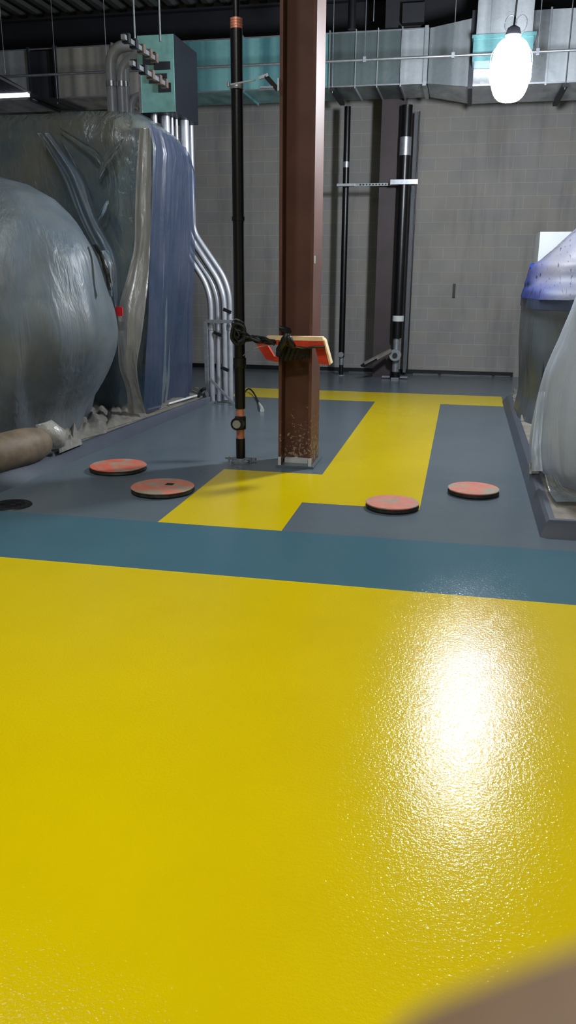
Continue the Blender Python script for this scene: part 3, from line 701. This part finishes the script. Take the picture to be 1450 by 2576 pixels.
# white rods on the pad
for i, (a, c2) in enumerate((((370, 1031), (404, 1022)), ((424, 1016), (495, 995)))):
    tag(MB().cyl(G(*a, .135), G(*c2, .135), .012, 8).build('white_rod', M['stick']), ['shorter white rod sticking out of the crumpled plastic on the left pad', 'longer white rod lying on the left pad toward the conduits'][i], 'rod', 'white rods on the left pad')

# ------------------------------------------------------------------ draped machines
def smooth_tab(T, sub=6, passes=5):
    out = []
    for a, b_ in zip(T, T[1:]):
        for k in range(sub): out.append([p+(q-p)*k/sub for p, q in zip(a, b_)])
    out.append(list(T[-1]))
    for _ in range(passes*sub):
        out = [out[0]]+[[out[i][0]]+[(out[i-1][c]+2*out[i][c]+out[i+1][c])/4 for c in range(1, 6)] for i in range(1, len(out)-1)]+[out[-1]]
    return [tuple(r) for r in out]
def drape(tab, nseg=200, nz=70, fold=.02, kf=11, seed=0, noise_amp=.03, top=True, flare=1.0, slant=0.0):
    """tab rows: z, cx, cy, ax, by, exponent. Returns MB with a hanging sheet."""
    b = MB(); z0, z1 = tab[0][0], tab[-1][0]; rows = []
    for j in range(nz+1):
        t = j/nz; z = z0+(z1-z0)*t
        cx, cy, ax, by, ex = interp(tab, z); row = []
        for i in range(nseg):
            a = 2*math.pi*i/nseg; ca, sa = math.cos(a), math.sin(a)
            x = math.copysign(abs(ca)**(2/ex), ca); y = math.copysign(abs(sa)**(2/ex), sa)
            w = (1-t)
            ph = 1.6*noise.noise(V((ca*1.3+seed, sa*1.3, z*.6)))
            q_ = V((x*ax*kf*.22+seed*3, y*by*kf*.22, z*.22)); f = fold*(.35+.65*w*flare)*(2.2*noise.noise(q_)+1.1*noise.noise(q_*2.3)+.3*math.sin(a*kf+ph*3+seed))
            nn = noise.fractal(V((x*ax*1.2+seed*5, y*by*1.2, z*.8)), 1.0, 2.0, 2)*noise_amp
            r = 1+0*f; d = V((ca, sa)); row.append(V((cx+x*ax+d.x*(f+nn), cy+y*by+d.y*(f+nn), z+.5*nn*(t > .9))))
        rows.append(row)
    vs = [[b.bm.verts.new(p) for p in r] for r in rows]
    for j in range(nz):
        for i in range(nseg): b._face([vs[j][i], vs[j][(i+1) % nseg], vs[j+1][(i+1) % nseg], vs[j+1][i]])
    if top:
        cx, cy, ax, by, ex = tab[-1][1:]; prev = vs[-1]
        for s in (.85, .65, .45, .25, .1):
            cur = [b.bm.verts.new(V((cx+(v.co.x-cx)*s, cy+(v.co.y-cy)*s, z1+.05*(1-s*s)+.03*noise.noise(V((v.co.x*s*3, v.co.y*s*3, seed)))))) for v in vs[-1]]
            for i in range(nseg): b._face([prev[i], prev[(i+1) % nseg], cur[(i+1) % nseg], cur[i]])
            prev = cur
        b._face(prev)
    return b
def strip(rows, n=22, fold=.03, kf=4, sub=8, seed=0, thick=0):
    """rows: (pxL, pxR, py, Y) down the strip; a hanging length of sheet with lengthwise folds."""
    cp = [(V((a, b_, c)), Y) for a, b_, c, Y in rows]; ex = []
    pl = smoothline([V((r[0], r[2], r[3])) for r in rows], sub); pr = smoothline([V((r[1], r[2] if len(r) < 5 else r[4], r[3])) for r in rows], sub)
    g = []
    for j, (l, r) in enumerate(zip(pl, pr)):
        row = []
        for i in range(n+1):
            s = i/n; px = l.x+(r.x-l.x)*s; py = l.y+(r.y-l.y)*s; Y = l.z
            Y += fold*math.sin(s*kf*math.pi*2+seed+.8*noise.noise(V((s*3, j*.13, seed))))+.02*noise.noise(V((s*6, j*.2, seed+3)))
            row.append(AY(px, py, Y))
        g.append(row)
    return MB().grid(g)
# rear machine --------------------------------------------------
cX = AY(365, 330, 8.4).x; zt2 = AY(365, 330, 8.4).z
rm = thing('tall_machine', (-5.0, 9.2, .1), 'tall blue machine showing faintly through the rear plastic sheet', 'machine')
MB().box((-7.6, 8.62, .1), (cX-.46, 9.85, zt2-.02)).build('cabinet', M['blue_dull'], rm, bevel=.03)
MB().box((cX-.455, 8.75, .5), (cX-.36, 9.75, zt2-.3)).build('side_panel', M['dark_machine'], rm, bevel=.02)
MB().box((-6.2, 8.50, 1.3), (-4.55, 8.62, 2.78)).build('front_door', M['blue_paint'], rm, bevel=.01)
z_l = AY(0, 290, 8.6).z
tab = []
for z, dxx in ((.10, -.24), (.5, -.2), (1.2, -.14), (2.2, -.05), (2.95, -.01), (3.14, -.07), (3.24, -.2)):
    x1 = cX+.03+dxx; x0 = -8.0
    tab.append((z, (x0+x1)/2, 9.22, (x1-x0)/2, .84+dxx*.8, 14 if z < 2.8 else 9))
b = drape(tab, 360, 80, .035, 12, 2, .035, flare=1.2)
rs = thing('plastic_sheet', (-5, 9.2, .1), 'grey-green translucent plastic sheet over the tall rear machine on the left', 'plastic sheet')
b.build('drape', M['film'], rs, smooth=1.5)
b = MB()
g = []
for j in range(40):
    t = j/39; row = []
    for i in range(60):
        s = i/59; Y = 8.42+s*(1.30+.36*(1-t)); z = .12+t*(2.97-.10*s**3-.16*max(0, s-.9)*10*.5)
        X = cX+.10+.05*noise.noise(V((s*7, t*.8, 1)))*(.45+.55*(1-t))+.04*noise.noise(V((s*17, t*.9, 4)))-.10*max(0, t-.93)*10-.27*(1-t)+.05*(1-t)**3*math.sin(s*9)+.015*noise.noise(V((s*7, t*4, 9)))
        row.append(V((X, Y, z)))
    g.append(row)
b.grid(g); o = b.build('side_curtain', M['film_blue'], rs, smooth=1.5); o['label'] = 'violet-blue side of the sheet facing the aisle'
# the pale doubled edge hanging from the top corner down to the pad
b = strip([(352, 378, 322, 8.28), (344, 380, 420, 8.24), (340, 380, 530, 8.22), (338, 378, 615, 8.2), (322, 374, 690, 8.1), (300, 366, 770, 7.95), (297, 356, 850, 7.9), (300, 345, 920, 7.95), (318, 352, 980, 8.1), (322, 368, 1040, 8.25)], 26, .022, 1.6, 8, 1)
o = b.build('overlap_edge', M['film_white'], rs, smooth=1.5); o['label'] = 'pale doubled-up edge hanging down the corner'
b = strip([(92, 130, 335, 8.22), (125, 165, 385, 8.1), (160, 210, 450, 7.9), (205, 250, 560, 7.85), (245, 292, 640, 7.8), (262, 303, 720, 7.8), (278, 300, 775, 7.78)], 20, .04, 2, 8, 4)
o = b.build('gathered_fold', M['film_front'], rs, smooth=1.5); o['label'] = 'gathered diagonal fold'
for i, row in enumerate(([(146, 152, 322, 8.3), (185, 203, 352, 8.25), (228, 250, 385, 8.22), (262, 272, 428, 8.3)],
                         [(306, 312, 350, 8.3), (268, 292, 385, 8.25), (250, 268, 420, 8.25), (246, 250, 450, 8.3)],
                         [(268, 274, 505, 8.3), (250, 266, 535, 8.25), (238, 248, 562, 8.3)],
                         [(150, 156, 345, 8.3), (176, 190, 400, 8.22), (200, 214, 450, 8.2), (222, 226, 492, 8.3)])):
    strip(row, 12, .03, .6, 8, i*2).build('crease', M['film_front'] if i == 3 else M['film'], rs, smooth=1.5)
tag(MB().slab([AY(290, 771, 7.68), AY(307, 773, 7.68), AY(308, 795, 7.68), AY(293, 795, 7.68)], (0, .02, 0)).build('red_tape_tab', M['redtape'], bevel=.004), 'small red tape tab pinching the plastic sheets together', 'tape')
# front machine -------------------------------------------------
fm = thing('domed_tank', (-4.75, 7.0, .1), 'domed blue-grey tank showing faintly through the front plastic sheet', 'tank')
b = MB().lathe((-4.75, 7.05, .1), [(.9, 0), (1.0, .1), (1.15, .5), (1.22, 1.0), (1.1, 1.5), (.75, 1.95), (.2, 2.2)], 48); b.build('tank_shell', M['dark_machine'], fm)
b = MB().box((-4.35, 6.42, 1.35), (-3.72, 6.7, 1.92)); b.build('control_panel', M['blue_paint'], fm, bevel=.03)
YM = 7.1
sil = [(180, 1070), (215, 1010), (250, 950), (283, 890), (290, 830), (278, 750), (247, 650), (200, 570), (130, 500), (60, 460), (0, 440)]
tab = []; cxm = -4.75
for (x, y) in sil:
    p = AY(x, y, YM); tab.append([p.z, p.x])
zb0 = .10
T = [(.10, cxm, 7.0, tab[0][1]-cxm-.02, 1.0, 2.4)]
for z, X in tab:
    k = max(0, (z-1.1)/1.4); T.append((z, cxm, 7.0, max(.12, X-cxm), 1.12*math.sqrt(max(.02, 1-k*k*.93)), 2.3))
T = smooth_tab(sorted([r for r in T if r[0] >= .1], key=lambda r: r[0]))
b = drape(T, 260, 90, .07, 7, 5, .05, flare=1.3)
fs = thing('plastic_sheet', (-4.75, 7.0, .1), 'hazy plastic sheet over the domed tank, nearest the camera on the left', 'plastic sheet')
b.build('drape', M['film_front'], fs, smooth=1.5)
b = strip([(232, 245, 615, 7.0), (246, 262, 640, 7.0), (262, 276, 690, 6.98), (272, 284, 730, 6.98)], 6, .01, 1, 6, 1); b.build('dark_slit', M['tape'], fs)
b = strip([(246, 272, 630, 7.35), (256, 286, 660, 7.3), (266, 287, 700, 7.3), (276, 284, 745, 7.3)], 12, .02, 1, 6, 2); b.build('tucked_corner', M['film_front'], fs)
# crumpled plastic lying on the left pad --------------------------
def crumple(name, poly, zs, mat, label, seed, n=26, Hh=.12, cat='plastic'):
    """poly: 4 ground px corners (near-left, near-right, far-right, far-left) on the pad top; a crumpled heap."""
    c = [G(x, y, .1) for x, y in poly]; g = []
    for j in range(n+1):
        v = j/n; row = []
        for i in range(n+1):
            u = i/n; p = (c[0]*(1-u)+c[1]*u)*(1-v)+(c[3]*(1-u)+c[2]*u)*v
            e = min(1, 4*min(u, 1-u, v, 1-v)); e = math.sin(e*math.pi/2)
            h_ = Hh*e*(.55+.9*abs(noise.fractal(V((u*3+seed, v*3, seed)), 1, 2, 4)))
            row.append(V((p.x+.03*e*noise.noise(V((u*6, v*6, seed+1))), p.y, .104+h_)))
        g.append(row)
    return tag(MB().grid(g).build(name, mat, smooth=1.2), label, cat)
crumple('crumpled_plastic', [(170, 1115), (268, 1090), (285, 1020), (185, 1020)], 0, M['dirtyplastic'], 'crumpled dusty plastic heaped on the left pad between the two draped machines', 1.3, Hh=.10)
crumple('crumpled_plastic', [(262, 1082), (372, 1050), (345, 990), (270, 1000)], 0, M['dirtyplastic'], 'trailing foot of the pale sheet bunched on the left pad', 2.9, Hh=.10)
crumple('crumpled_plastic', [(360, 1044), (502, 998), (500, 975), (385, 985)], 0, M['dirtyplastic'], 'flattened plastic skirt along the left pad near the conduits', 4.1, Hh=.045)
crumple('crumpled_plastic', [(148, 1142), (208, 1118), (190, 1060), (140, 1080)], 0, M['dirtyplastic'], 'small crumpled piece of plastic beside the tan bundle', 6.6, Hh=.14)
bd = thing('wrapped_bundle', (G(60, 1190, .1).x, G(60, 1190, .1).y, .1), 'tan paper bundle wrapped in plastic lying along the left pad edge', 'bundle')
ra, rb = G(-120, 1222, .1)+V((-.05, .15, .12)), G(128, 1150, .1)+V((-.08, .12, .12))
pts = [ra.lerp(rb, t) for t in [i/12 for i in range(13)]]
b = MB().tube(pts, .15, 28, radii=[.16]*8+[.16, .155, .145, .12, .05]); b.build('paper_roll', M['cardboard'], bd, smooth=1.5)
b = MB().tube([rb+V((-.06, -.02, .05)), rb+V((.02, 0, .07)), rb+V((.08, .02, .02)), rb+V((.11, .03, -.06))], .08, 18, radii=[.09, .115, .10, .03], wob=.12); b.build('plastic_end', M['film_white'], bd, smooth=1.5)
# right pile ------------------------------------------------------
rp = thing('pallet_load', (1.9, 9.9, .1), 'dark stacked cartons inside the blue-topped wrap on the right pad', 'load')
MB().box((.86, 8.9, .22), (2.6, 10.6, 1.2)).build('carton_stack', M['dark_machine'], rp, bevel=.02)
b = MB()
for yy in (8.9, 9.7, 10.5): b.box((.9, yy, .1), (2.6, yy+.1, .21))
b.box((.86, 8.85, .19), (2.62, 10.65, .22)); b.build('pallet', M['cardboard'], rp)
yR = 10.4; xe = AY(1311, 735, yR).x; zc1 = AY(1311, 745, yR).z
T = [(.10, 1.85, 9.75, 1.85-xe-.02, .98, 5), (.35, 1.85, 9.75, 1.85-xe-.05, .95, 5), (.9, 1.85, 9.75, 1.85-xe-.0, .98, 5), (zc1-.02, 1.85, 9.75, 1.85-xe, 1.0, 5)]
pw = thing('plastic_sheet', (1.85, 9.75, .1), 'dark grey plastic wrap round the pallet load behind the right-hand white sheet', 'plastic sheet')
drape(T, 220, 60, .012, 13, 8, .03, top=False).build('wrap_side', M['film_dark'], pw, smooth=1.5)
b2c = drape([(zc1-.10, 1.85, 9.75, 1.85-xe+.012, 1.02, 5), (zc1-.0, 1.85, 9.75, 1.85-xe+.012, 1.02, 5)], 220, 4, .006, 13, 8, .03, top=False)
o = b2c.build('collar_band', M['film_blue'], pw, smooth=1.5); o['label'] = 'pale band where the tarp meets the wrap'
def tarp_mat():
    t = NT('printed_tarp'); co = t.coord('World')
    n = t.noise(1.5, 3, .6, co)
    c = t.ramp(n, [(.35, lin((90, 92, 108))), (.65, lin((108, 106, 114)))])
    br = t.new('ShaderNodeSeparateXYZ'); g_ = t.new('ShaderNodeNewGeometry'); t.link(g_.outputs['Position'], br.inputs[0])
    # blue creeps in toward the corner edge of the tarp (its dyed hem)
    add = t.new('ShaderNodeMath', operation='ADD'); t.link(br.outputs[0], add.inputs[0])
    sc = t.new('ShaderNodeMath', operation='MULTIPLY'); sc.inputs[1].default_value = .35; t.link(n, sc.inputs[0]); t.link(sc.outputs[0], add.inputs[1])
    f = t.ramp(add.outputs[0], [(.0, (1, 1, 1, 1)), (1, (0, 0, 0, 1))])
    mr = t.new('ShaderNodeMapRange'); t.link(add.outputs[0], mr.inputs[0]); mr.inputs[1].default_value = .82; mr.inputs[2].default_value = 1.10; mr.inputs[3].default_value = 1; mr.inputs[4].default_value = 0
    c = t.mix(mr.outputs[0], c, lin((16, 40, 112)))
    d = t.noise(9, 2, .5, t.coord('World', (5, 1, 1.2), (0, .6, 0)))
    c = t.mix(t.ramp(d, [(.62, (0, 0, 0, 1)), (.68, (1, 1, 1, 1))]), c, lin((40, 36, 62)))
    t.link(c, t.b.inputs['Base Color']); t.b.inputs['Roughness'].default_value = .6
    t.link(t.bump(t.noise(6, 4, .6, co), .5, .02), t.b.inputs['Normal']); return t.m
TT = [(zc1, 1.85, 9.75, 1.85-xe+.015, 1.03, 5), (zc1+.09, 1.85, 9.75, 1.85-xe+.005, 1.02, 5)]
for x_, y_, by_ in ((1330, 711, .98), (1336, 695, .96), (1339, 668, .94), (1362, 655, .9), (1405, 615, .8), (1450, 578, .7), (1500, 536, .6), (1560, 490, .5)):
    p_ = AY(x_, y_, 9.9); TT.append((p_.z, 2.3, 9.85, 2.3-p_.x, by_, 4))
TT = smooth_tab(TT, 4, 2)
tt = thing('blue_tarp', (1.85, 9.75, zc1), 'printed blue and lilac tarp peaked over the top of the wrapped pallet load', 'tarp')
drape(TT, 260, 60, .022, 9, 4, .03).build('tarp_cover', tarp_mat(), tt, smooth=1.5)
b = strip([(1336, 1372, 662, 9.9), (1334, 1368, 675, 9.8), (1340, 1362, 692, 9.85)], 12, .05, 1.5, 6, 3); b.build('rolled_edge', M['blue_tarp'], tt, smooth=1.5)['label'] = 'bright blue rolled edge'
a_, c_ = AY(1362, 583, 11.45), AY(1350, 652, 11.45)
wb = thing('white_cabinet', (a_.x+.6, 11.8, 0), 'plain white cabinet standing behind the blue tarp by the block wall', 'cabinet')
MB().box((c_.x+.02, 11.45, .06), (c_.x+1.3, 12.2, a_.z)).build('body', M['white'], wb, bevel=.03)
MB().box((c_.x+.06, 11.5, .001), (c_.x+1.26, 12.15, .06)).build('plinth', M['dark_steel'], wb)
MB().box((c_.x+.66, 11.445, .2), (c_.x+.668, 11.4505, a_.z-.1)).build('door_gap', M['dark_steel'], wb)
# front right white sheet -----------------------------------------
yq = 6.55
T = []
for (x, y) in ((1372, 1225), (1352, 1190), (1338, 1140), (1345, 1040), (1368, 930), (1405, 850), (1450, 740), (1500, 640), (1560, 560)):
    p = AY(x, y, yq+.1); T.append((p.z, 1.75, yq, 1.75-p.x, .85 if p.z < 1.3 else .85-(p.z-1.3)*.4, 2.5))
T = smooth_tab([(.10, 1.75, yq, T[0][3]-.0, .84, 2.5)]+[r for r in sorted(T, key=lambda r: r[0]) if r[0] > .12], 6, 2)
wl = thing('wrapped_drum', (1.75, yq, .1), 'bulky drum hidden under the white plastic sheet on the right', 'drum')
MB().lathe((1.75, yq, .1), [(.62, 0), (.66, .3), (.64, .9), (.5, 1.4), (.3, 1.7)], 40).build('drum_shell', M['blue_paint'], wl)
ws = thing('plastic_sheet', (1.75, yq, .1), 'whitish plastic sheet hanging in folds at the right edge, in front of the pallet load', 'plastic sheet')
drape(T, 240, 80, .028, 13, 11, .06, flare=1.4).build('drape', M.setdefault('sheeting', plastic_mat('white_sheeting', (206, 218, 232), (218, 224, 228), .10, .34, (3, 3, .5), .8, 1.2, .35)), ws, smooth=1.5)
strip([(1356, 1372, 985, 6.3), (1346, 1366, 1060, 6.25), (1338, 1362, 1130, 6.25), (1338, 1366, 1185, 6.15)], 12, .03, 1, 8, 5).build('hem_fold', M['sheeting'], ws, smooth=1.5)
strip([(1372, 1400, 1195, 6.1), (1382, 1430, 1235, 5.85), (1400, 1520, 1262, 5.6), ], 16, .02, 1, 8, 6).build('floor_fold', M['film'], ws, smooth=1.5)
rr_ = random.Random(5)
for i, (x, y, w, h_) in enumerate(((1298, 992, 14, 22), (1316, 1014, 22, 14), (1322, 1052, 26, 16), (1345, 1180, 26, 26))):
    crumple('plastic_scrap', [(x-w/2, y+h_/2), (x+w/2, y+h_/2), (x+w/2, y-h_/2), (x-w/2, y-h_/2)], 0, M['dirtyplastic'], ['scrap of pale plastic at the far end of the right pad', 'scrap of plastic just inside the right curb', 'twisted scrap of plastic at the foot of the dark wrap', 'dirty rag of plastic at the foot of the white sheet'][i], 8+i, 12, .06, 'scrap')

# ------------------------------------------------------------------ fingertip near the lens
def fp(px, py, d): return CAM+ray(px, py)*d
D = .055; r0 = 300/FPX*D
tip = fp(1215, 2855, D); ax_ = (rt*.88+up*.42-fw*.08).normalized(); pr_ = (up-ax_*up.dot(ax_)).normalized()
pts, rad = [], []
for k in range(7):
    a = math.pi/2*(1-k/6); pts.append(tip-ax_*(r0*1.1*math.sin(a))); rad.append(max(.0004, r0*math.cos(a)))
for s_, q in ((.006, 1.0), (.012, 1.0), (.018, 1.0), (.024, .98), (.030, 1.04), (.040, 1.03), (.052, 1.08), (.060, 1.0), (.064, .7)):
    pts.append(tip+ax_*s_-pr_*(s_*s_*2)); rad.append(r0*q)
def skin():
    t = NT('skin'); co = t.coord('World'); n = t.noise(400, 3, .6, co)
    t.link(t.ramp(n, [(.3, lin((100, 78, 56))), (.7, lin((112, 88, 64)))]), t.b.inputs['Base Color'])
    t.b.inputs['Roughness'].default_value = .6
    t.link(t.bump(t.noise(900, 2, .5, co), .2, .0003), t.b.inputs['Normal']); return t.m
fg = MB().tube(pts, r0, 32, radii=rad).build('fingertip', skin(), smooth=2.0, origin=tip)
tag(fg, "person's blurred fingertip intruding at the bottom right corner beside the lens", 'finger')
nb = []
for j in range(9):
    row = []; s_ = -.75+1.5*j/8
    for i in range(11):
        a = -.8+1.6*i/10; rr = r0*(math.sqrt(max(.1, 1-(s_/1.1)**2)) if s_ < 0 else 1)*1.015
        row.append(tip+ax_*(s_*r0)+(fw*math.cos(a)+pr_*math.sin(a)).normalized()*rr)
    nb.append(row)
MB().grid(nb).build('fingernail', simple('nail', (118, 92, 72), .4), fg)

# ------------------------------------------------------------------ lights
def area(name, loc, size, power, col, target=None):
    l = bpy.data.lights.new(name, 'AREA'); l.shape = 'RECTANGLE'; l.size, l.size_y = size; l.energy = power; l.color = col
    o = bpy.data.objects.new(name, l); C.objects.link(o); o.location = loc
    d = (V(target)-V(loc)) if target else V((0, 0, -1)); o.rotation_euler = d.to_track_quat('-Z', 'Y').to_euler(); return o
area('ceiling_light', (-.8, 1.2, 5.6), (1.2, .6), 170, (1, .97, .9))
area('ceiling_light', (-1.5, -3.0, 5.6), (1.2, .6), 110, (1, .97, .92))
area('ceiling_light', (-3.2, 3.8, 5.6), (.8, .5), 70, (.85, .93, 1))
W = bpy.data.worlds.new('room_air'); S.world = W; W.use_nodes = True
W.node_tree.nodes['Background'].inputs[0].default_value = (.5, .65, 1, 1); W.node_tree.nodes['Background'].inputs[1].default_value = .03
